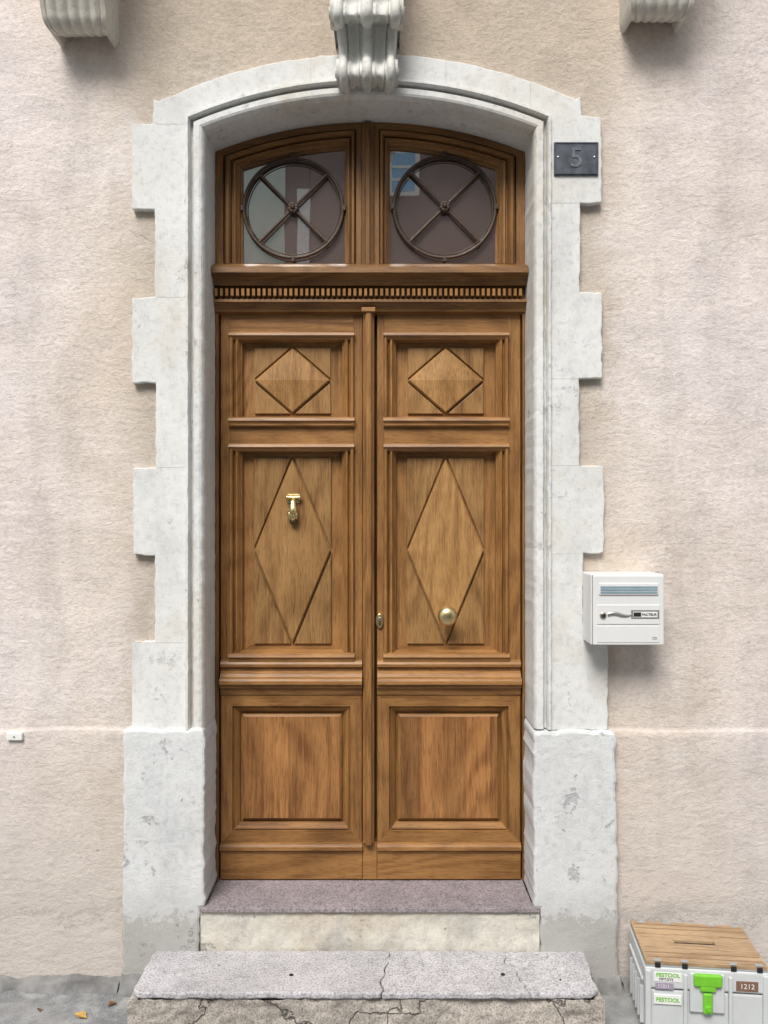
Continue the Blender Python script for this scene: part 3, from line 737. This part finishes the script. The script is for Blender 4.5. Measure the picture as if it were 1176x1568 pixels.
text('label_text_e','1212',(.336,-.0025,.195),.024,WHT,tb,.0003)
# ------------------------------------------------------------------ ground, leaf, street
mk('pavement',[(-60,-60,0),(60,-60,0),(60,.3,0),(-60,.3,0)],[(0,1,2,3)],ASP)
LEAF=simple('dry_leaf',(.45,.27,.07),.7,0,.3,60)
LEAF2=simple('dry_leaf_brown',(.22,.10,.04),.7,0,.3,60)
def leaf_obj(x,y,s,rot,m):
    pts=[(0,-1),(.35,-.55),(.62,-.1),(.5,.4),(.15,.85),(0,1.15),(-.2,.8),(-.5,.35),(-.58,-.15),(-.3,-.6)]
    v=[(x,y,.004)]
    for a,b in pts:
        X_=a*math.cos(rot)-b*math.sin(rot);Y_=a*math.sin(rot)+b*math.cos(rot)
        v.append((x+X_*s,y+Y_*s,.004+.012*abs(a)+random.random()*.004))
    mk('fallen_leaf',v,[(0,i+1,(i+1)%10+1) for i in range(10)],m)
def gxy(px,py):
    d=H*F/(py-784); return (px-588)/F*d,d-D
for px,py,s,r,m in((124,1558,.028,1.1,LEAF),(172,1540,.018,2.4,LEAF2),(60,1549,.012,.4,LEAF2)):
    x_,y=gxy(px,py); leaf_obj(x_,y,s,r,m)
ob=empty('opposite_building')
OPW=simple('opposite_render',(.66,.72,.62),.9,0,.1,1.5); OPW2=simple('opposite_render_dark',(.24,.18,.16),.9,0,.1,1.5)
OPS=simple('opposite_shutter',(.82,.80,.75),.6); OPG=simple('opposite_glass',(.30,.52,.72),.15)
y=-8.2
def ox(px): return (px-588)/F*(D+.21+8.2+.21)
def oz(py): return (784-py)/F*(D+.21+8.2+.21)+H
box('facade_light',-7,ox(436),y-.5,y,0,7.4,OPW,ob,.01)
box('facade_mid',ox(436),ox(474),y-.5,y-.02,0,7.4,OPW2,ob,.01)
box('facade_dark',ox(474),7,y-.5,y+.0,0,7.0,OPW2,ob,.01)
for p in (3.9,2.2,5.2):
    box('window_trim',ox(456),ox(474),y-.02,y+.05,p,p+1.15,OPS,ob,.01)
for (a,b,c,d) in((600,636,295,236),(830,890,420,250),(200,260,420,250)):
    box('window_frame',ox(a)-.06,ox(b)+.06,y-.02,y+.03,oz(c)-.06,oz(d)+.06,OPS,ob,.005)
    box('window_pane',ox(a),ox(b),y-.02,y+.04,oz(c),oz(d),OPG,ob,.0)
    for q in(.33,.66): box('window_bar',ox(a),ox(b),y+.03,y+.055,oz(c)+(oz(d)-oz(c))*q-.02,oz(c)+(oz(d)-oz(c))*q+.02,OPS,ob,.0)
# ------------------------------------------------------------------ camera, light
cam=bpy.data.cameras.new('camera'); co=bpy.data.objects.new('camera',cam); sc.collection.objects.link(co)
co.location=(0,-D,H); co.rotation_euler=(math.radians(90),0,0)
cam.sensor_fit='VERTICAL'; cam.sensor_height=24; cam.lens=24*F/1568; cam.clip_start=.05; cam.clip_end=500
sc.camera=co
sd=Vector((-.25,-.80,1.0)).normalized()
el=math.asin(sd.z); rot=math.atan2(sd.x,sd.y)
l=bpy.data.lights.new('sun','SUN'); l.energy=3.4; l.angle=math.radians(26); l.color=(1,.972,.935)
lo=bpy.data.objects.new('sun',l); sc.collection.objects.link(lo); lo.rotation_euler=(-sd).to_track_quat('-Z','Y').to_euler(); lo.location=(0,-3,8)
w=bpy.data.worlds.new('World'); sc.world=w; w.use_nodes=True; t=w.node_tree
s=t.nodes.new('ShaderNodeTexSky'); s.sky_type='NISHITA'; s.sun_disc=False; s.sun_elevation=el; s.sun_rotation=rot; s.dust_density=3; s.air_density=1; s.ozone_density=1
hs=t.nodes.new('ShaderNodeHueSaturation'); hs.inputs['Saturation'].default_value=.45
t.links.new(s.outputs[0],hs.inputs['Color']); bg=t.nodes['Background']; t.links.new(hs.outputs[0],bg.inputs[0]); bg.inputs[1].default_value=.15
sc.view_settings.view_transform='Standard'; sc.view_settings.look='None'; sc.view_settings.exposure=0; sc.view_settings.gamma=1
